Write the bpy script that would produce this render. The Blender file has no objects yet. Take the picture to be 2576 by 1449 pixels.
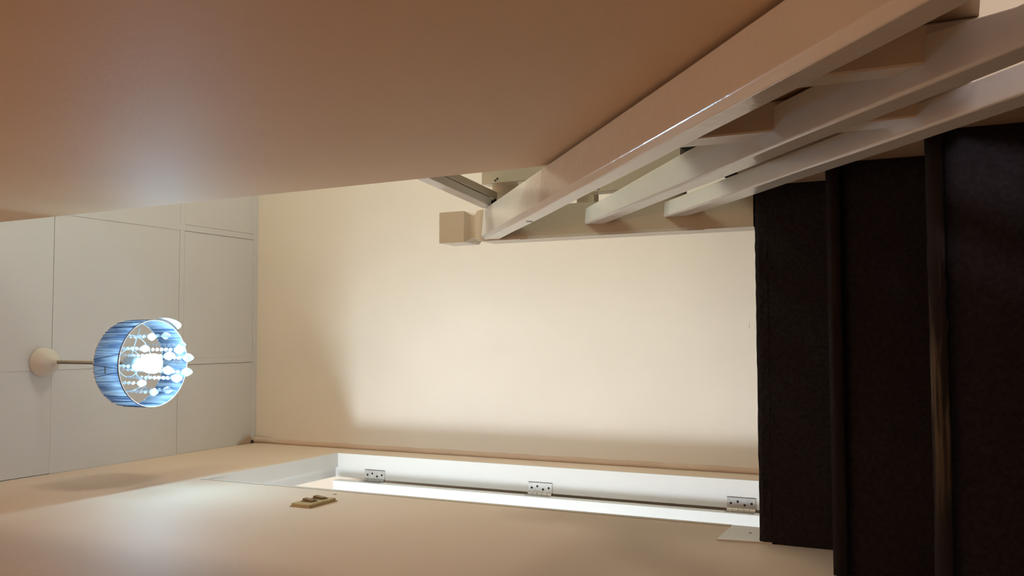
import bpy, bmesh, math, random
from mathutils import Vector, Matrix
random.seed(7)
SC = bpy.context.scene
COL = SC.collection

# ------------------------------------------------------------------ camera, world, exposure
F_PX, YAW, PITCH, ROLL = 2293.469, .0573, .4535, -.0279
CAM = Vector((0, 0, 1.67))
fw = Vector((math.sin(YAW)*math.cos(PITCH), math.cos(YAW)*math.cos(PITCH), math.sin(PITCH)))
rt = Vector((math.cos(YAW), -math.sin(YAW), 0)); up = rt.cross(fw)
rt, up = rt*math.cos(ROLL)+up*math.sin(ROLL), up*math.cos(ROLL)-rt*math.sin(ROLL)
cd = bpy.data.cameras.new('camera'); cam = bpy.data.objects.new('camera', cd); COL.objects.link(cam)
cd.sensor_width = 36; cd.lens = F_PX/2576*36; cd.clip_start = .02; cd.clip_end = 50
cx, cy, cz_ = -up, rt, -fw                      # the phone was held sideways: world up is image left
cam.matrix_world = Matrix(((cx.x, cy.x, cz_.x, CAM.x), (cx.y, cy.y, cz_.y, CAM.y), (cx.z, cy.z, cz_.z, CAM.z), (0, 0, 0, 1)))
SC.camera = cam
W = bpy.data.worlds.new('world'); SC.world = W; W.use_nodes = True
W.node_tree.nodes['Background'].inputs[0].default_value = (.5, .42, .33, 1)
W.node_tree.nodes['Background'].inputs[1].default_value = .02
SC.view_settings.view_transform = 'Standard'; SC.view_settings.look = 'None'
SC.view_settings.gamma = 1; SC.view_settings.use_curve_mapping = False
SC.view_settings.exposure = 0.45

def point(name, loc, color, watts, rad=.06):
    l = bpy.data.lights.new(name, 'POINT'); l.color = color; l.energy = watts; l.shadow_soft_size = rad
    o = bpy.data.objects.new(name, l); COL.objects.link(o); o.location = loc; return o
LEFT_ROOM = point('left_room_light', (-2.00, .92, 3.53), (.71, .87, 1), 116, .42)      # lamp of the room behind the open door
STAIR_FILL = point('stair_fill_light', (-.1, -1.2, 4.2), (1, .62, .36), 24, .3)  # added warm fill for the upper stairwell, not a known lamp
LOWER_FILL = point('lower_fill_light', (1.2, -2.5, 1.0), (.93, .88, 1), 170, .3)  # unseen fill added low on the right to lift the dim surfaces
SLIT_ROOM = point('lower_front_room_light', (2.1, 1.6, .6), (.95, 1, .80), 30, .2)
HALL_LAMP = point('upper_hall_light', (1.5, 2.1, 3.3), (1, .92, .78), 20, .15)
HALL_FILL = point('hall_fill_light', (2.2, .5, 3.6), (.90, 1, .80), 34, .3)  # added fill behind the right partition, raises the general brightness

# ------------------------------------------------------------------ dimensions
XL, XR, YF, ZC = -.479, .345, 3.20, 4.517
YN, YO, ZH = 2.325, 3.047, 3.947
Y0, Z0, G, H = 2.1555, 2.093, .2342, .1898
XS = .347
FL = -.9                                       # lower floor level
TW = .092                                      # left wall thickness at the doorway

# ------------------------------------------------------------------ materials
def mat(name, col, rough=.6, noise=0, nscale=8, bump=0, bscale=60, spec=.5, metal=0, stretch=(1, 1, 1), col2=None):
    m = bpy.data.materials.new(name); m.use_nodes = True; nt = m.node_tree; b = nt.nodes['Principled BSDF']
    b.inputs['Base Color'].default_value = (*col, 1); b.inputs['Roughness'].default_value = rough
    b.inputs['Specular IOR Level'].default_value = spec; b.inputs['Metallic'].default_value = metal
    tc = nt.nodes.new('ShaderNodeTexCoord'); mp = nt.nodes.new('ShaderNodeMapping'); mp.inputs['Scale'].default_value = stretch
    nt.links.new(tc.outputs['Object'], mp.inputs[0])
    if noise:
        n = nt.nodes.new('ShaderNodeTexNoise'); n.inputs['Scale'].default_value = nscale; n.inputs['Detail'].default_value = 6
        nt.links.new(mp.outputs[0], n.inputs[0])
        r = nt.nodes.new('ShaderNodeValToRGB'); r.color_ramp.elements[0].position = .3; r.color_ramp.elements[1].position = .7
        c2 = col2 or tuple(c*(1-noise) for c in col)
        r.color_ramp.elements[0].color = (*c2, 1); r.color_ramp.elements[1].color = (*col, 1)
        nt.links.new(n.outputs[0], r.inputs[0]); nt.links.new(r.outputs[0], b.inputs['Base Color'])
    if bump:
        n = nt.nodes.new('ShaderNodeTexNoise'); n.inputs['Scale'].default_value = bscale; n.inputs['Detail'].default_value = 4
        nt.links.new(mp.outputs[0], n.inputs[0])
        bp = nt.nodes.new('ShaderNodeBump'); bp.inputs['Strength'].default_value = bump; bp.inputs['Distance'].default_value = .004
        nt.links.new(n.outputs[0], bp.inputs['Height']); nt.links.new(bp.outputs[0], b.inputs['Normal'])
    return m
M = {}
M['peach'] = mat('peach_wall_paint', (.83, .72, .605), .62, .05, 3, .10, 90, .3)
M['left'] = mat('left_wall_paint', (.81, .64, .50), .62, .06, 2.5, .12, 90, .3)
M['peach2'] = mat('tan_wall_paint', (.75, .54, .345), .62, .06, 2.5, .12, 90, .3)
M['ceil'] = mat('ceiling_white', (.765, .76, .755), .7, .03, 4, .05, 120, .2)
M['crack'] = mat('crack_dark', (.05, .04, .035), .9)
M['white'] = mat('white_gloss_paint', (.80, .775, .74), .35, .03, 6, .12, 40, .5, stretch=(1, 1, .08))
M['rail'] = mat('aged_white_gloss', (.80, .76, .70), .17, .06, 5, .16, 45, .5)
M['post'] = mat('post_paint', (.72, .62, .50), .30, .06, 5, .22, 45, .5)
M['carpet'] = mat('dark_carpet', (.034, .028, .031), .95, .35, 120, .8, 260, .1)
M['worn'] = mat('worn_nosing', (.022, .0155, .015), .8, .5, 30, .5, 200, .2, stretch=(.3, 1, 1))
M['lino'] = mat('worn_bare_nosing', (.18, .14, .095), .75, .88, 14, .4, 120, .3, stretch=(.22, 5, 5), col2=(.018, .013, .012))
def wear(m, c, half, lo):                      # the bare patch sits where feet have rubbed the middle of the step
    nt = m.node_tree; b = nt.nodes['Principled BSDF']; src = b.inputs['Base Color'].links[0].from_socket
    tc = nt.nodes.new('ShaderNodeTexCoord'); sx = nt.nodes.new('ShaderNodeSeparateXYZ'); nt.links.new(tc.outputs['Object'], sx.inputs[0])
    s1 = nt.nodes.new('ShaderNodeMath'); s1.operation = 'SUBTRACT'; s1.inputs[1].default_value = c; nt.links.new(sx.outputs[0], s1.inputs[0])
    s2 = nt.nodes.new('ShaderNodeMath'); s2.operation = 'ABSOLUTE'; nt.links.new(s1.outputs[0], s2.inputs[0])
    mr = nt.nodes.new('ShaderNodeMapRange'); mr.inputs[1].default_value = half*.4; mr.inputs[2].default_value = half; mr.inputs[3].default_value = 1; mr.inputs[4].default_value = 0
    nt.links.new(s2.outputs[0], mr.inputs[0])
    mx = nt.nodes.new('ShaderNodeMix'); mx.data_type = 'RGBA'; mx.inputs[6].default_value = (*lo, 1)
    nt.links.new(mr.outputs[0], mx.inputs[0]); nt.links.new(src, mx.inputs[7]); nt.links.new(mx.outputs[2], b.inputs['Base Color'])
rmp = [n for n in M['lino'].node_tree.nodes if n.type == 'VALTORGB'][0]; rmp.color_ramp.elements[0].position = .47; rmp.color_ramp.elements[1].position = .66
wear(M['lino'], -.08, .27, (.018, .014, .014))
M['skirt'] = mat('brown_string_paint', (.46, .31, .20), .5, .15, 9, .2, 50, .4)
M['steel'] = mat('hinge_steel', (.62, .62, .60), .32, .15, 60, .1, 200, .5, 1)
M['dark'] = mat('screw_hole', (.015, .013, .012), .6)
M['brass'] = mat('aged_ivory_plastic', (.55, .42, .22), .42, .12, 30, .05, 100, .5)
M['brassd'] = mat('aged_rocker', (.27, .18, .08), .4, .15, 30)
M['rose'] = mat('ceiling_rose_plastic', (.74, .70, .64), .4)
M['cord'] = mat('cord_plastic', (.55, .50, .38), .5)
M['cordd'] = mat('cord_dark', (.16, .13, .09), .5)
M['wire'] = mat('white_wire', (.85, .88, .92), .35)
M['lower'] = mat('lower_wall_cream', (.82, .78, .66), .7, .02, 3)
M['wood'] = mat('lower_floor_wood', (.22, .13, .07), .5, .3, 6, .1, 40, .4, stretch=(1, .1, 1))
M['pap'] = mat('torn_lining_paper', (.70, .56, .45), .8, .1, 30)

def organza():
    m = bpy.data.materials.new('blue_organza'); m.use_nodes = True; nt = m.node_tree; nt.nodes.clear()
    out = nt.nodes.new('ShaderNodeOutputMaterial')
    tr = nt.nodes.new('ShaderNodeBsdfTranslucent'); df = nt.nodes.new('ShaderNodeBsdfDiffuse'); tp = nt.nodes.new('ShaderNodeBsdfTransparent')
    tc = nt.nodes.new('ShaderNodeTexCoord'); w = nt.nodes.new('ShaderNodeTexNoise'); mp = nt.nodes.new('ShaderNodeMapping')
    mp.inputs['Scale'].default_value = (60, 60, 6); w.inputs['Scale'].default_value = 1.0; w.inputs['Detail'].default_value = 3
    nt.links.new(tc.outputs['Object'], mp.inputs[0]); nt.links.new(mp.outputs[0], w.inputs[0])
    r = nt.nodes.new('ShaderNodeValToRGB'); r.color_ramp.elements[0].position = .36; r.color_ramp.elements[1].position = .62
    r.color_ramp.elements[0].color = (.08, .125, .23, 1); r.color_ramp.elements[1].color = (.37, .46, .55, 1)
    nt.links.new(w.outputs[0], r.inputs[0])
    nt.links.new(r.outputs[0], tr.inputs[0]); nt.links.new(r.outputs[0], df.inputs[0])
    tp.inputs[0].default_value = (.7, .85, 1, 1)
    a = nt.nodes.new('ShaderNodeMixShader'); a.inputs[0].default_value = .6
    nt.links.new(tr.outputs[0], a.inputs[1]); nt.links.new(df.outputs[0], a.inputs[2])
    b = nt.nodes.new('ShaderNodeMixShader'); b.inputs[0].default_value = .06
    nt.links.new(a.outputs[0], b.inputs[1]); nt.links.new(tp.outputs[0], b.inputs[2]); nt.links.new(b.outputs[0], out.inputs[0])
    return m
M['organza'] = organza()
def pale(m0):
    m = m0.copy(); m.name = 'pale_lining'; r = [n for n in m.node_tree.nodes if n.type == 'VALTORGB'][0]
    r.color_ramp.elements[0].color = (.55, .62, .66, 1); r.color_ramp.elements[1].color = (.8, .86, .9, 1); return m
M['lining'] = pale(M['organza'])
def crystal():
    m = bpy.data.materials.new('clear_crystal'); m.use_nodes = True; nt = m.node_tree; nt.nodes.clear()
    out = nt.nodes.new('ShaderNodeOutputMaterial'); tp = nt.nodes.new('ShaderNodeBsdfTransparent'); gl = nt.nodes.new('ShaderNodeBsdfGlossy')
    gl.inputs['Roughness'].default_value = .15; tl = nt.nodes.new('ShaderNodeBsdfTranslucent'); tl.inputs[0].default_value = (.8, .9, 1, 1)
    a = nt.nodes.new('ShaderNodeMixShader'); a.inputs[0].default_value = .35
    nt.links.new(tl.outputs[0], a.inputs[1]); nt.links.new(gl.outputs[0], a.inputs[2])
    b = nt.nodes.new('ShaderNodeMixShader'); b.inputs[0].default_value = .62
    nt.links.new(a.outputs[0], b.inputs[1]); nt.links.new(tp.outputs[0], b.inputs[2]); nt.links.new(b.outputs[0], out.inputs[0])
    return m
M['crystal'] = crystal()
def bulbmat():
    m = bpy.data.materials.new('bulb_glow'); m.use_nodes = True; nt = m.node_tree; nt.nodes.clear()
    out = nt.nodes.new('ShaderNodeOutputMaterial'); e = nt.nodes.new('ShaderNodeEmission')
    e.inputs[0].default_value = (.40, .745, 1, 1); e.inputs[1].default_value = BULB
    nt.links.new(e.outputs[0], out.inputs[0]); return m
BULB = 310
M['bulb'] = bulbmat()
M['bulbside'] = bulbmat(); M['bulbside'].node_tree.nodes['Emission'].inputs[1].default_value = 14

# ------------------------------------------------------------------ mesh helpers
def obj(name, bm, m, parent=None, smooth=False, loc=(0, 0, 0)):
    me = bpy.data.meshes.new(name); bm.normal_update(); bm.to_mesh(me); bm.free()
    for x in (m if isinstance(m, (list, tuple)) else [m]): me.materials.append(x)
    if smooth:
        for p in me.polygons: p.use_smooth = True
    o = bpy.data.objects.new(name, me); COL.objects.link(o); o.parent = parent; o.location = loc
    return o
def struct(name, bm, m, **k):
    o = obj(name, bm, m, **k); o['kind'] = 'structure'; return o
def box(bm, x0, x1, y0, y1, z0, z1, mi=0):
    v = [bm.verts.new(p) for p in ((x0, y0, z0), (x1, y0, z0), (x1, y1, z0), (x0, y1, z0), (x0, y0, z1), (x1, y0, z1), (x1, y1, z1), (x0, y1, z1))]
    fs = [bm.faces.new([v[i] for i in f]) for f in ((3, 2, 1, 0), (4, 5, 6, 7), (0, 1, 5, 4), (1, 2, 6, 5), (2, 3, 7, 6), (3, 0, 4, 7))]
    for f in fs: f.material_index = mi
    return v
def B(*a):
    bm = bmesh.new(); box(bm, *a); return bm
def bevel(bm, w, seg=2, edges=None):
    bmesh.ops.bevel(bm, geom=edges or bm.edges[:], offset=w, segments=seg, profile=.5, affect='EDGES'); return bm
def prism_yz(bm, pts, x0, x1):                 # polygon in the YZ plane pushed along X
    a = [bm.verts.new((x0, y, z)) for y, z in pts]; b = [bm.verts.new((x1, y, z)) for y, z in pts]
    n = len(pts); bm.faces.new(a); bm.faces.new(b[::-1])
    for i in range(n): bm.faces.new((a[i], b[i], b[(i+1) % n], a[(i+1) % n]))
    bmesh.ops.recalc_face_normals(bm, faces=bm.faces[:]); return bm
def cyl(bm, p, q, r, n=12, r2=None):
    p, q = Vector(p), Vector(q); d = (q-p).normalized(); a = d.orthogonal().normalized(); b = d.cross(a); r2 = r if r2 is None else r2
    A = [bm.verts.new(p+(a*math.cos(t)+b*math.sin(t))*r) for t in [2*math.pi*i/n for i in range(n)]]
    C = [bm.verts.new(q+(a*math.cos(t)+b*math.sin(t))*r2) for t in [2*math.pi*i/n for i in range(n)]]
    bm.faces.new(A[::-1]); bm.faces.new(C)
    for i in range(n): bm.faces.new((A[i], A[(i+1) % n], C[(i+1) % n], C[i]))
def torus(bm, c, R, r, n=40, k=6):
    rings = []
    for i in range(n):
        t = 2*math.pi*i/n; d = Vector((math.cos(t), math.sin(t), 0))
        rings.append([bm.verts.new(Vector(c)+d*(R+r*math.cos(s))+Vector((0, 0, r*math.sin(s)))) for s in [2*math.pi*j/k for j in range(k)]])
    for i in range(n):
        for j in range(k):
            bm.faces.new((rings[i][j], rings[(i+1) % n][j], rings[(i+1) % n][(j+1) % k], rings[i][(j+1) % k]))
def lathe(bm, c, prof, n=24):
    c = Vector(c); rings = []
    for r, z in prof:
        rings.append([bm.verts.new(c+Vector((r*math.cos(t), r*math.sin(t), z))) for t in [2*math.pi*i/n for i in range(n)]])
    for a, b in zip(rings, rings[1:]):
        for i in range(n): bm.faces.new((a[i], a[(i+1) % n], b[(i+1) % n], b[i]))
    bm.faces.new(rings[0][::-1]); bm.faces.new(rings[-1])
    bmesh.ops.recalc_face_normals(bm, faces=bm.faces[:])
def thing(name, label, cat, loc=(0, 0, 0), group=None):
    o = bpy.data.objects.new(name, None); COL.objects.link(o); o.location = loc; o.empty_display_size = .05
    o['label'] = label; o['category'] = cat
    if group: o['group'] = group
    return o
def tag(o, label, cat, group=None):
    o['label'] = label; o['category'] = cat
    if group: o['group'] = group
    return o

# ------------------------------------------------------------------ setting: walls
T = .02
XLB = XL-TW
# left wall with the doorway cut out
bm = bmesh.new()
yn_, yo_, zh_ = YN-.016, YO+.016, ZH+.016      # rough opening, lined by the door frame
box(bm, XLB, XL, -5.0, yn_, FL, ZC)
box(bm, XLB, XL, yo_, YF, FL, ZC)
box(bm, XLB, XL, yn_, yo_, zh_, ZC)
box(bm, XLB, XL, yn_, yo_, FL, Z0-.02)
wall_left = struct('wall_left', bm, M['left'])
# far wall
wall_far = struct('wall_far', B(-2.6, 3.2, YF, YF+.1, FL, ZC+.1), M['peach'])
# tan partition on the right: ends in a vertical edge, its foot follows the handrail
RS = .80
def rail_z(y, z_at): return z_at-RS*(Y0-y)
pts = [(1.800, ZC), (1.690, 2.412), (1.685, rail_z(1.685, 2.775)), (-1.6, rail_z(-1.6, 2.775)), (-1.6, FL), (-5.0, FL), (-5.0, ZC)]
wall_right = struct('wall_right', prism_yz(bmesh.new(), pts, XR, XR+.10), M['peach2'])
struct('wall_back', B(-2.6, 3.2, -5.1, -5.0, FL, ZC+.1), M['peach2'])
struct('wall_hall', B(3.1, 3.2, -5.0, YF, FL, ZC), M['lower'])
struct('wall_room', B(-2.6, -2.5, -5.0, YF, FL, ZC), M['peach'])
struct('floor', B(-2.5, 3.1, -5.0, YF, FL-.1, FL), M['wood'])
struct('trim_room_floor', B(-2.5, XLB-.005, -5.0, YF, Z0-.15, Z0-.005), M['wood'])

# ------------------------------------------------------------------ ceiling: boards with flat cover battens
ceiling = struct('ceiling', B(-2.5, 3.1, -5.0, YF, ZC+.012, ZC+.1), M['crack'])
BW = .0125
xs = [XL+.002, -.105, .445, .995, 1.545, 2.1]
ys = [-.13, .445, 1.02, 1.60, 2.177, 2.752, YF-.012]
pm = None
for i in range(len(xs)-1):
    for j in range(len(ys)-1):
        x0 = xs[i]+(BW if i else 0); x1 = xs[i+1]-BW
        y0 = ys[j]+BW; y1 = ys[j+1]-BW
        g = [random.choice((0, .0003, .0008, .0016)) for _ in range(4)]
        if i == 1 and j == 4: g = [.0006, 0, .0, .0018]
        if i == 1 and j == 5: g = [.0004, .0016, .0018, .0012]
        if i == 2 and j == 5: g = [.0014, .0, .0012, .0]
        if i == 0 and j == 4: g = [0, .0003, 0, .0018]
        p = obj('ceiling_panel', B(x0+g[0], x1-g[1], y0+g[2], y1-g[3], ZC, ZC+.012), M['ceil'], ceiling)
for x in xs[1:-1]:
    obj('cover_batten', B(x-BW, x+BW, ys[0], ys[-1]-BW, ZC-.0015, ZC+.012), M['ceil'], ceiling)
for y in ys[:-1]:
    for i in range(len(xs)-1):
        obj('cover_batten', B(xs[i]+BW*(i > 0), xs[i+1]-BW, y-BW, y+BW, ZC-.001, ZC+.012), M['ceil'], ceiling)
obj('ceiling_board', B(XL+.002, 3.1, -5.0, ys[0]-BW, ZC, ZC+.012), M['ceil'], ceiling)
obj('ceiling_board', B(-2.5, XL+.0015, -5.0, YF, ZC, ZC+.0115), M['ceil'], ceiling)
obj('ceiling_board', B(xs[-1], 3.1, ys[0], YF, ZC, ZC+.012), M['ceil'], ceiling)
struct('trim_1', B(XL, 3.1, YF-.0238, YF, ZC-.004, ZC+.011), M['ceil'])

# taped corner between far wall and left wall, slightly wavy
bm = bmesh.new(); n = 60; L = []
for i in range(n+1):
    z = Z0+.02+(ZC-.14-Z0)*i/n
    w = .020+.0010*math.sin(i*.9)+.0006*math.sin(i*2.3)
    L.append((bm.verts.new((XL+.001, YF-.0005, z)), bm.verts.new((XL+.001, YF-.009-.0008*math.sin(i*.7), z)),
              bm.verts.new((XL+w*.55, YF-.0045, z)), bm.verts.new((XL+w, YF-.003, z)), bm.verts.new((XL+w, YF-.0002, z))))
for a, b in zip(L, L[1:]):
    for k in range(4): bm.faces.new((a[k], a[k+1], b[k+1], b[k]))
struct('trim_2', bm, mat('corner_tape_paint', (.70, .50, .36), .6, .1, 8, .2, 60, .3), smooth=True)
# paper flap curling off at the top of that corner
bm = bmesh.new(); n = 12; R_ = []
for i in range(n+1):
    t = i/n; z = ZC-.006-.13*t; c = .018*math.exp(-3.2*t)+.003
    R_.append([bm.verts.new((XL+.002+.004*math.sin(3*t)+x*(.014+.012*(1-t)), YF-.004-c*.7*(1-abs(x-.5)*1.2)-.006*(1-t)**3, z)) for x in (0, .25, .5, .75, 1)])
for a, b in zip(R_, R_[1:]):
    for k in range(4): bm.faces.new((a[k], a[k+1], b[k+1], b[k]))
flap = obj('peeling_flap', bm, M['pap'], wall_far, smooth=True)
sm = flap.modifiers.new('s', 'SOLIDIFY'); sm.thickness = .0012
flap['label'] = 'torn curled paper flap peeling from the top corner'
bm = bmesh.new()
for i in range(8):
    t = i/7
    bm.verts.new((XL+.004+.05*math.sin(math.pi*t)*(.4+.6*(t)), YF-.02-.10*(1-t), ZC-.002-.016*math.sin(math.pi*t)))
vs = bm.verts[:]; base = [bm.verts.new((XL+.002, YF-.02-.10*(1-i/7), ZC-.001)) for i in range(8)]
for i in range(7): bm.faces.new((vs[i], vs[i+1], base[i+1], base[i]))
f2 = obj('peeling_flap', bm, M['pap'], wall_far); sm = f2.modifiers.new('s', 'SOLIDIFY'); sm.thickness = .001
# dark gap behind the flap
obj('open_joint', B(XL+.001, XL+.015, YF-.034, YF-.018, ZC-.007, ZC-.0005), M['crack'], wall_far)
# plaster chips on the far wall
for (x, z, a, b) in ((.024, 2.30, .010, .004), (-.155, 2.285, .014, .006), (.03, 2.32, .012, .003)):
    bm = bmesh.new(); cyl(bm, (x, YF-.0012, z), (x, YF+.002, z), .007, 7); 
    for v in bm.verts: v.co.x = x+(v.co.x-x)*a*90; v.co.z = z+(v.co.z-z)*b*140
    obj('paint_blister', bm, M['peach'], wall_far)
bm = bmesh.new(); cyl(bm, (XL, 2.262, 3.372), (XL+.0035, 2.262, 3.372), .006, 8)
pc = obj('white_spot', bm, M['white'], wall_left); pc['label'] = 'small white glossy spot'  # small raised white spot on the left wall

# ------------------------------------------------------------------ doorway
door = bpy.data.objects.new('door_1', None); COL.objects.link(door); door.location = (XL, YO, Z0); door['kind'] = 'structure'
door['label'] = 'white painted door frame with open door leaf in the left wall'
def local(o, parent):
    o.parent = parent; o.matrix_parent_inverse = parent.matrix_world.inverted() if False else Matrix.Translation(-parent.location); return o
RX = XL-.054                                   # start of the rebate
def lining(name, boxes):
    bm = bmesh.new()
    for b in boxes: box(bm, *b)
    return local(obj(name, bm, M['white']), door)
e = .0012
lining('head_lining', [(RX, XL+e, YN-.015, YO+.015, ZH, ZH+.016), (XLB-.001, RX, YN-.015, YO+.015, ZH+.011, ZH+.016)])
lining('jamb_lining', [(RX, XL+e, YO, YO+.016, Z0-.01, ZH), (XLB-.001, RX, YO+.0004, YO+.016, Z0-.01, ZH+.011)])
lining('jamb_lining', [(RX, XL+e, YN-.016, YN, Z0-.01, ZH), (XLB-.001, RX, YN-.016, YN-.011, Z0-.01, ZH+.011)])
local(obj('edge_strip', B(XL+.0004, XL+.0020, YN-.017, YN-.0002, Z0+.1, ZH+.004), mat('edge_strip_paint', (.66, .60, .53), .5, .05, 10, .1, 60, .4)), door)
# door leaf, swung open into the left room
DX = XLB-.008
bm = B(DX-.70, DX, 2.999, 3.037, Z0+.008, 3.936)
bevel(bm, .0018, 1)
leaf = local(obj('door_leaf', bm, mat('door_leaf_paint', (.88, .87, .85), .4, .04, 8, .18, 60, .4, stretch=(1, 1, .06))), door)
for hz in (3.766, 3.045, 2.322):
    bm = bmesh.new()
    box(bm, XLB-.004, RX-.003, YO-.0018, YO+.0006, hz-.047, hz+.047)      # leaf screwed on the jamb
    box(bm, DX-.0005, DX+.0015, 3.002, YO-.002, hz-.047, hz+.047)         # leaf on the door edge
    h = local(obj('hinge', bm, M['steel']), door)
    for k in range(5):
        bm = bmesh.new(); z = hz-.047+.0188*k
        cyl(bm, (XLB-.004, YO-.004, z+.0006), (XLB-.004, YO-.004, z+.0182), .0052, 10)
        kn = obj('knuckle', bm, M['steel'], h, smooth=False)
    for k, dx in enumerate((.022, .028, .018, .024)):
        bm = bmesh.new(); z = hz+.034-.0225*k
        cyl(bm, (XLB+dx-.006, YO-.0022, z), (XLB+dx-.006, YO+.0, z), .0042, 12)
        s = obj('screw_hole', bm, M['dark'], h)
    bm = bmesh.new(); box(bm, RX-.003, RX-.0018, YO-.0019, YO+.0006, hz-.047, hz+.047)
    obj('hinge_rim', bm, M['dark'], h)

# skirting stub next to the doorway
bm = prism_yz(bmesh.new(), [(2.155, Z0-.03), (2.138, 2.186), (2.306, 2.186), (2.306, Z0-.03)], XL, XL+.004)
sk = struct('baseboard_left', bm, M['white'])
bm = bmesh.new(); cyl(bm, (XL+.002, 2.235, 2.128), (XL+.0046, 2.235, 2.128), .003, 8); obj('nail_head', bm, M['dark'], sk)

# ------------------------------------------------------------------ switch
sw = thing('light_switch', 'aged ivory double light switch plate on the wall beside the doorway', 'switch', (XL, 2.11, 3.33))
bm = B(.0, .011, -.061, .061, -.033, .033)
bevel(bm, .004, 2, [ed for ed in bm.edges if any(v.co.x > .01 for v in ed.verts)])
pl = obj('switch_plate', bm, M['brass'], sw)
obj('back_box', B(-.001, .003, -.063, .063, -.035, .035), M['brass'], sw)
for yy in (-.021, .026):
    bm = B(.008, .0128, yy-.013, yy+.013, -.020, .020); rk = obj('rocker_surround', bm, M['brassd'], sw)
    bm = prism_yz(bmesh.new(), [(yy-.009, -.016), (yy+.009, -.016), (yy+.009, .016), (yy-.009, .016)], .012, .0155)
    for v in bm.verts:
        if v.co.x > .014 and v.co.z > 0: v.co.x += .004
    obj('rocker', bm, M['brassd'], sw)

# ------------------------------------------------------------------ upper floor
struct('trim_landing_floor', B(XL+.001, 3.1, Y0+.06, YF, Z0-.45, Z0-.02), M['wood'])
fa = struct('trim_hall_floor', B(.352, 3.09, -4.9, Y0+.06, 1.640, Z0), M['skirt'])
lc = obj('carpet', bevel(B(XL+.001, .3795, Y0+.0705, YF, Z0-.02, Z0), .004, 1), M['carpet'])
tag(lc, 'dark brown carpet covering the landing in front of the far wall', 'carpet')
bm = B(.380, 3.09, 1.43, YF-.02, Z0+.001, Z0+.075); box(bm, .452, 3.09, -4.9, 1.4295, Z0+.001, Z0+.075)
hc = obj('carpet', bm, M['carpet'])
tag(hc, 'dark carpet edge of the upper hall floor behind the stair rails', 'carpet')

# ------------------------------------------------------------------ staircase
stairs = thing('staircase', 'dark carpeted staircase climbing to the landing, worn pale on one nosing', 'staircase', (0, Y0, Z0))
NS = 15
for k in range(NS):
    y = Y0-k*G; z = Z0-k*H
    nx = 46; bm = bmesh.new(); rows = []
    # section: under nosing, riser, foot, back
    ov = 1 if k else 0
    prof = [(y+.26 if k else y+.07, z-.003), (y+.012, z), (y+.003, z-.003), (y, z-.011), (y, z-.022), (y+.005*ov, z-.029), (y+.001+.015*ov, z-.032), (y+.001+.017*ov, z-.08), (y+.001+.018*ov, z-H-.02), (y+.26 if k else y+.07, z-H-.02)]
    for i in range(nx+1):
        x = XL+.0015+(XS-XL-.0015)*i/nx
        rows.append([bm.verts.new((x+(random.uniform(-.0012, .0035) if i in (0, nx) else 0), py+(random.uniform(-.0009, .0009) if 0 < q < 9 else 0), pz+(random.uniform(-.0009, .0009) if 0 < q < 8 else 0))) for q, (py, pz) in enumerate(prof)])
    for a, b in zip(rows, rows[1:]):
        for q in range(len(prof)): bm.faces.new((a[q], b[q], b[(q+1) % len(prof)], a[(q+1) % len(prof)]))
    bm.faces.new(rows[0]); bm.faces.new(rows[-1][::-1])
    bmesh.ops.recalc_face_normals(bm, faces=bm.faces[:])
    st = local(obj('stair_step', bm, M['carpet'], smooth=False), stairs)
    if 0 < k < 4:
        nb = bmesh.new(); n2 = 50; rr = []
        for i in range(n2+1):
            x = XL+.004+(XS-XL-.008)*i/n2; j = random.uniform(-.0006, .0006)
            rr.append([nb.verts.new((x, y-.0022+j, z-.001)), nb.verts.new((x, y-.0030+j, z-.012)), nb.verts.new((x, y-.0022+j, z-.0255+j*2)), nb.verts.new((x, y+.004, z-.030+j*2)), nb.verts.new((x, y+.006, z-.004))])
        for a, b in zip(rr, rr[1:]):
            for q in range(5): nb.faces.new((a[q], b[q], b[(q+1) % 5], a[(q+1) % 5]))
        nb.faces.new(rr[0]); nb.faces.new(rr[-1][::-1])
        bmesh.ops.recalc_face_normals(nb, faces=nb.faces[:])
        no = obj('nosing', nb, M['lino'] if k == 2 else M['worn'], st, smooth=True)
        if k == 2: no['label'] = 'pale worn nosing with the pile rubbed off'
struct('trim_string', prism_yz(bmesh.new(), [(Y0+.055, Z0+.02), (Y0+.055, Z0-.30), (Y0-NS*G, Z0-NS*H-.30), (Y0-NS*G, Z0-NS*H+.05), ], XS+.001, XS+.030), mat('stair_string_paint', (.62, .45, .33), .5, .15, 9, .2, 50, .4))

# ------------------------------------------------------------------ newel, rails and posts
def chamfer_post(bm, x0, x1, y0, y1, z0, z1, c=.003):
    box(bm, x0, x1, y0, y1, z0, z1); bevel(bm, c, 1)
bal = thing('stair_balustrade', 'off-white three-rail wooden balustrade sloping beside the stairs', 'balustrade', (.30, Y0, Z0))
# newel: shaft, neck, capped head with bevelled shoulders
NX0, NX1, NY0, NY1 = .2520, .3370, Y0+.001, Y0+.087
bm = bmesh.new()
def ring(z, d): return [bm.verts.new(p) for p in ((NX0+d, NY0+d, z), (NX1-d, NY0+d, z), (NX1-d, NY1-d, z), (NX0+d, NY1-d, z))]
prof = [(Z0+.0005, 0), (2.817, 0), (2.826, .0015), (2.834, .006), (2.839, .011), (2.846, .0115), (2.852, .010), (2.862, .003), (2.868, 0), (2.9445, 0), (2.9465, .002)]
rs = [ring(z, d) for z, d in prof]
for a, b in zip(rs, rs[1:]):
    for i in range(4): bm.faces.new((a[i], a[(i+1) % 4], b[(i+1) % 4], b[i]))
bm.faces.new(rs[0][::-1]); bm.faces.new(rs[-1])
newel = local(obj('newel_post', bm, M['post']), bal)
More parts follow.
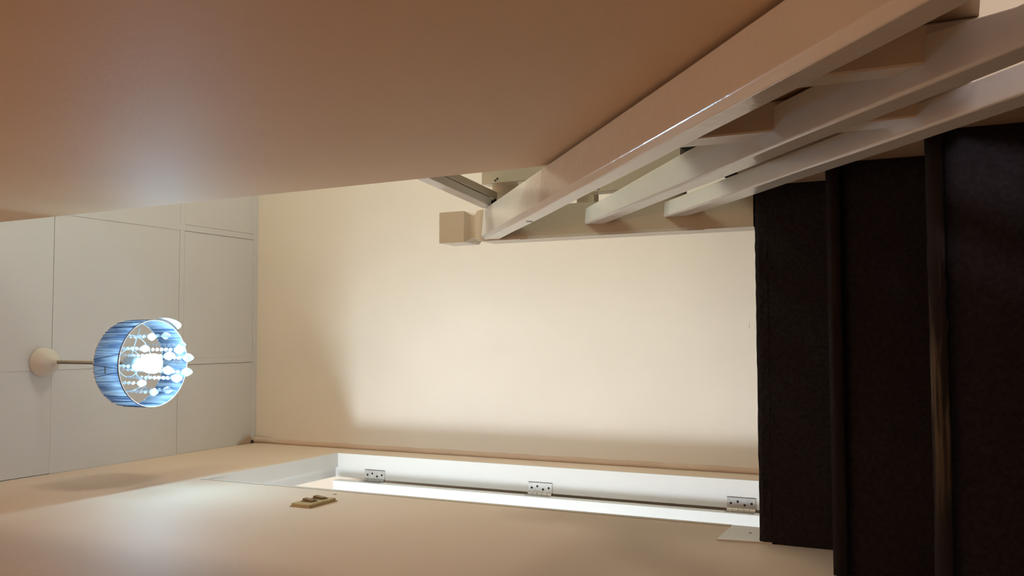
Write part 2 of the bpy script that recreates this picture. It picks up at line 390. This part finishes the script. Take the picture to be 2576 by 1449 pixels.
# small moulding strip on the newel corner
bm = prism_yz(bmesh.new(), [(NY0-.003, 2.25), (NY0-.003, 2.66), (NY0+.004, 2.70), (NY0+.004, 2.21)], NX0-.0015, NX0+.006)
local(obj('corner_bead', bm, M['rail']), bal)
def sloped(name, x0, x1, zb, zs, zc, zr, c, slope, mt, y_lo=-1.15, flare=0):
    # heights at the newel: zb underside, zs top of the left side face, zc top face behind the chamfer, zr right arris
    y1 = NY0-.0005
    bm = bmesh.new(); n = 26
    pr = [(x0, zb), (x0, zs), (x0+c, zc), (x1, zr), (x1, zb)]
    rows = []
    for i in range(n+1):
        y = y1+(y_lo-y1)*i/n; w = .0006*math.sin(i*1.7+zs*9)
        wid = flare*min(1, max(0, (y1-y)/.6), max(0, (y-1.07)/.05))
        rows.append([bm.verts.new((x+(w if x == x0 else 0)+(wid if x == x1 else 0), y, z-slope*(y1-y)-(.012*min(1, (y1-y)/1.0) if name == 'handrail' and x == x1 and z > zb+.01 else 0))) for x, z in pr])
    for a, b in zip(rows, rows[1:]):
        for q in range(5): bm.faces.new((a[q], b[q], b[(q+1) % 5], a[(q+1) % 5]))
    bm.faces.new(rows[0]); bm.faces.new(rows[-1][::-1])
    bmesh.ops.recalc_face_normals(bm, faces=bm.faces[:])
    long = [e_ for e_ in bm.edges if abs(e_.verts[0].co.y-e_.verts[1].co.y) > .01]
    bevel(bm, .0016, 2, long)
    return local(obj(name, bm, mt), bal)
hr = sloped('handrail', .2545, .3380, 2.760, 2.803, 2.814, 2.806, .0105, .7985, M['rail'])
sloped('middle_rail', .2800, .3215, 2.463, 2.511, 2.516, 2.513, .003, .788, M['rail'], flare=.022)
sloped('middle_rail', .2850, .3240, 2.251, 2.305, 2.309, 2.306, .003, .775, M['rail'])
# sunk nail plug in the handrail side
bm = bmesh.new(); yy = 1.80
torus(bm, (0, 0, 0), .0075, .0009, 20, 4)
for v in bm.verts: v.co = Vector((v.co.z, v.co.x, v.co.y))
local(obj('nail_plug', bm, M['dark'], loc=(.2545, 1.845, 2.806-RS*(NY0-1.845)-.030)), bal)
def post(y0, y1, x0=.3050, x1=.3510, ztop=None, zbot=1.15):
    zt = 2.757-.7985*(NY0-y0)
    bm = bmesh.new()
    vs = box(bm, x0, x1, y0, y1, zbot, zt)
    for v in vs:
        if v.co.z > zbot+.1 and v.co.y > y0+.001: v.co.z += .7985*(y1-y0)-.0005
    bevel(bm, .0025, 1)
    return bm
for (a, b, zb) in ((1.390, 1.4495, 1.637), (1.118, 1.162, 1.626), (.53, .59, .765), (-.18, -.12, .1955)):
    local(obj('support_post', post(a, b, zbot=zb), M['post']), bal)

# ------------------------------------------------------------------ guard rail along the landing edge
gd = thing('landing_guard', 'white rung guard rail beyond the newel post at the landing edge', 'guard rail', (.40, 2.2, Z0+.08))
def slant(p, q, w, z0, z1):
    p, q = Vector((*p, 0)), Vector((*q, 0)); d = (q-p).normalized(); nrm = Vector((-d.y, d.x, 0))
    if nrm.x < 0: nrm = -nrm
    bm = bmesh.new(); c = [p, q, q+nrm*w, p+nrm*w]
    lo = [bm.verts.new((a.x, a.y, z0)) for a in c]; hi = [bm.verts.new((a.x, a.y, z1)) for a in c]
    bm.faces.new(lo); bm.faces.new(hi)
    for i in range(4): bm.faces.new((lo[i], lo[(i+1) % 4], hi[(i+1) % 4], hi[i]))
    bmesh.ops.recalc_face_normals(bm, faces=bm.faces[:]); return bevel(bm, .0015, 1)
local(obj('handrail', slant((.3375, 2.14), (.371, 1.74), .022, 2.767, 2.801), M['rail']), gd)
local(obj('rail_backing', slant((.3615, 2.16), (.3945, 1.74), .020, 2.767, 2.80), M['post']), gd)
bm = bevel(B(.400, .470, 2.130, 2.178, 2.553, 2.80), .002, 1); local(obj('guard_post', bm, M['post']), gd)
bm = bevel(B(.357, .470, 2.132, 2.174, Z0+.165, 2.5015), .002, 1); local(obj('guard_post', bm, M['post']), gd)
bm = bmesh.new()
for i in range(14):
    c0 = Vector((.3385+random.uniform(0, .018), 2.128+random.uniform(0, .024), 2.766+random.uniform(0, .010)))
    bmesh.ops.create_icosphere(bm, subdivisions=1, radius=random.uniform(.003, .007), matrix=Matrix.Translation(c0))
local(obj('dark_clot', bm, M['dark']), gd)  # dark lumps between the newel and the guard handrail end
for (z0, z1) in ((2.733, 2.80), (2.502, 2.552), (2.268, 2.322)):
    bm = bevel(B(.3375, 1.45, 2.190, 2.222, z0, z1), .002, 1); local(obj('rung', bm, M['post']), gd)
bm = bevel(B(1.38, 1.45, 2.130, 2.189, Z0+.075, 2.84), .002, 1); local(obj('guard_post', bm, M['post']), gd)
for (x, y, z) in ((.408, 2.129, 2.758), (.412, 2.129, 2.752), (.366, 2.131, 2.47), (.372, 2.131, 2.36), (.362, 2.131, 2.33)):
    bm = bmesh.new(); cyl(bm, (x, y, z), (x, y+.002, z), .0028, 8); local(obj('nail_head', bm, M['dark']), gd)

# ------------------------------------------------------------------ pendant lamp
LX, LY = -.088, 2.126
lamp = thing('pendant_lamp', 'pendant lamp with blue pleated organza drum shade and hanging crystal strings', 'lamp', (LX, LY, ZC))
bm = bmesh.new(); lathe(bm, (0, 0, 0), [(.050, -.0005), (.050, -.010), (.047, -.028), (.038, -.048), (.024, -.062), (.012, -.070), (.009, -.080)], 36)
obj('ceiling_rose', bm, M['rose'], lamp, smooth=True)
bm = bmesh.new(); cyl(bm, (.003, 0, -.078), (.003, 0, -.42), .0032, 8); obj('cord', bm, M['cord'], lamp, smooth=True)
bm = bmesh.new(); cyl(bm, (-.0035, 0, -.078), (-.0035, 0, -.42), .0026, 8); obj('suspension_wire', bm, M['cordd'], lamp, smooth=True)
ZT, ZB, RR = -.425, -.535, .1385                # shade top, bottom, radius
# pleated drum
bm = bmesh.new(); n = 360; rows = []
rnd = [random.uniform(-1, 1) for _ in range(90)]
for zi in range(9):
    t = zi/8; z = ZT+(ZB-ZT)*t; ringv = []
    for i in range(n):
        a = 2*math.pi*i/n; p = i/4.0; k = int(p) % 90; k2 = (k+1) % 90; f = p-int(p)
        off = (rnd[k]*(1-f)+rnd[k2]*f)
        r = RR-.0012+.0016*math.sin(a*90+1.2*rnd[k]*t)*(1-.5*abs(t-.5))+.0010*off
        ringv.append(bm.verts.new((r*math.cos(a+.012*off*t), r*math.sin(a+.012*off*t), z)))
    rows.append(ringv)
for a, b in zip(rows, rows[1:]):
    for i in range(n): bm.faces.new((a[i], a[(i+1) % n], b[(i+1) % n], b[i]))
shade = obj('lamp_shade', bm, M['organza'], lamp, smooth=True)
# dark gathered threads of the pleats
bm = bmesh.new()
for i in range(64):
    a = 2*math.pi*(i+random.uniform(-.3, .3))/64; da = random.choice((0, 0, 0, .03, .10, -.09, .13))
    p = Vector(((RR+.0012)*math.cos(a), (RR+.0012)*math.sin(a), ZT)); q = Vector(((RR+.0012)*math.cos(a+da), (RR+.0012)*math.sin(a+da), ZB))
    m_ = (p+q)/2; mr = Vector((m_.x, m_.y, 0)).normalized()*(RR+.0014); m_ = Vector((mr.x, mr.y, m_.z))
    w = random.choice((.00035, .0005, .0007, .0012))
    cyl(bm, p, m_, w, 4); cyl(bm, m_, q, w, 4)
pl = obj('pleat_fold', bm, mat('pleat_navy', (.02, .05, .16), .8), lamp)
for z, nm in ((ZT, 'top_ring'), (ZB, 'bottom_ring')):
    bm = bmesh.new(); torus(bm, (0, 0, z), RR, .0017, 72, 6); obj(nm, bm, M['wire'], lamp, smooth=True)
bm = bmesh.new(); torus(bm, (0, 0, ZB+.0028), RR+.0010, .0012, 72, 6); obj('hem_trim', bm, mat('navy_trim', (.02, .07, .20), .6), lamp, smooth=True)
# seam tab on the shade front
a0 = math.radians(-98); bm = bmesh.new()
for da in (-.055, .07): pass
bm = bmesh.new(); cyl(bm, ((RR+.001)*math.cos(a0-.06), (RR+.001)*math.sin(a0-.06), -.475), ((RR+.001)*math.cos(a0+.10), (RR+.001)*math.sin(a0+.10), -.477), .0016, 6)
obj('seam_tab', bm, M['cordd'], lamp)
# loose flap of fabric hanging from the right rim
bm = bmesh.new(); rr = []
for i in range(13):
    t = i/12; a = math.radians(6+38*t); d = math.sin(math.pi*min(1, .12+t*.95))**.6
    rr.append([bm.verts.new(((RR+.003+.010*math.sin(3.0*q)*d)*math.cos(a), (RR+.003+.010*math.sin(3.0*q)*d)*math.sin(a), ZB+.012-.062*q*d)) for q in (0, .2, .4, .6, .8, 1)])
for a, b in zip(rr, rr[1:]):
    for k in range(5): bm.faces.new((a[k], a[k+1], b[k+1], b[k]))
fl = obj('loose_lining', bm, M['lining'], lamp, smooth=True); fl['label'] = 'loose curl of lining hanging below the rim'
# wire frame with three rings and spokes
FZ = ZT+.004
fr = bmesh.new()
for R in (.045, .092): torus(fr, (0, 0, FZ), R, .0019, 48, 6)
for i in range(3):
    a = math.radians(20+120*i); cyl(fr, (.02*math.cos(a), .02*math.sin(a), FZ), (RR*math.cos(a), RR*math.sin(a), FZ), .0023, 6)
frame = obj('wire_frame', fr, M['wire'], lamp, smooth=True)
bm = bmesh.new(); lathe(bm, (0, 0, 0), [(.010, -.405), (.021, -.415), (.021, -.455), (.018, -.470)], 24)
obj('lamp_holder', bm, mat('holder_white', (.75, .85, .85), .4), lamp, smooth=True)
bm = bmesh.new(); lathe(bm, (0, 0, 0), [(.013, -.468), (.016, -.478), (.026, -.495), (.031, -.515), (.0315, -.534)], 20)
bulb = obj('light_bulb', bm, M['bulbside'], lamp, smooth=True)
bm = bmesh.new(); lathe(bm, (0, 0, 0), [(.0315, -.5345), (.030, -.539), (.024, -.545), (.013, -.549), (.003, -.550)], 20)
obj('bulb_dome', bm, M['bulb'], bulb, smooth=False)
# crystal strings
bead = bmesh.new(); bmesh.ops.create_icosphere(bead, subdivisions=1, radius=.0047)
bead_me = bpy.data.meshes.new('b'); bead.to_mesh(bead_me); bead.free()
def string(x, y, nb, r=.0060):
    bm = bmesh.new(); z = FZ-.006
    cyl(bm, (x, y, FZ), (x, y, FZ-nb*.0192-.004), .0004, 4)
    for k in range(nb):
        r0 = len(bm.verts); bmesh.ops.create_icosphere(bm, subdivisions=1, radius=r, matrix=Matrix.Translation((x, y, z)))
        z -= .0192
    s = obj('bead_string', bm, M['crystal'], lamp)
    bm = bmesh.new(); R = .0145 if nb > 8 else .0120
    lathe(bm, (x, y, z-.006), [(.001, .006), (R*.55, .002), (R, -R*.8), (R*.95, -R*1.2), (R*.5, -R*2.1), (.001, -R*2.6)], 8)
    obj('crystal_drop', bm, M['crystal'], s)
for ring_r, cnt, nb, ph in ((.092, 10, 6, .25), (.045, 6, 10, .1)):
    for i in range(cnt):
        a = ph+2*math.pi*i/cnt; string(ring_r*math.cos(a), ring_r*math.sin(a), nb+random.choice((-1, 0, 0, 1) if nb < 8 else (0, 0, 0, 1)))
bpy.data.meshes.remove(bead_me)
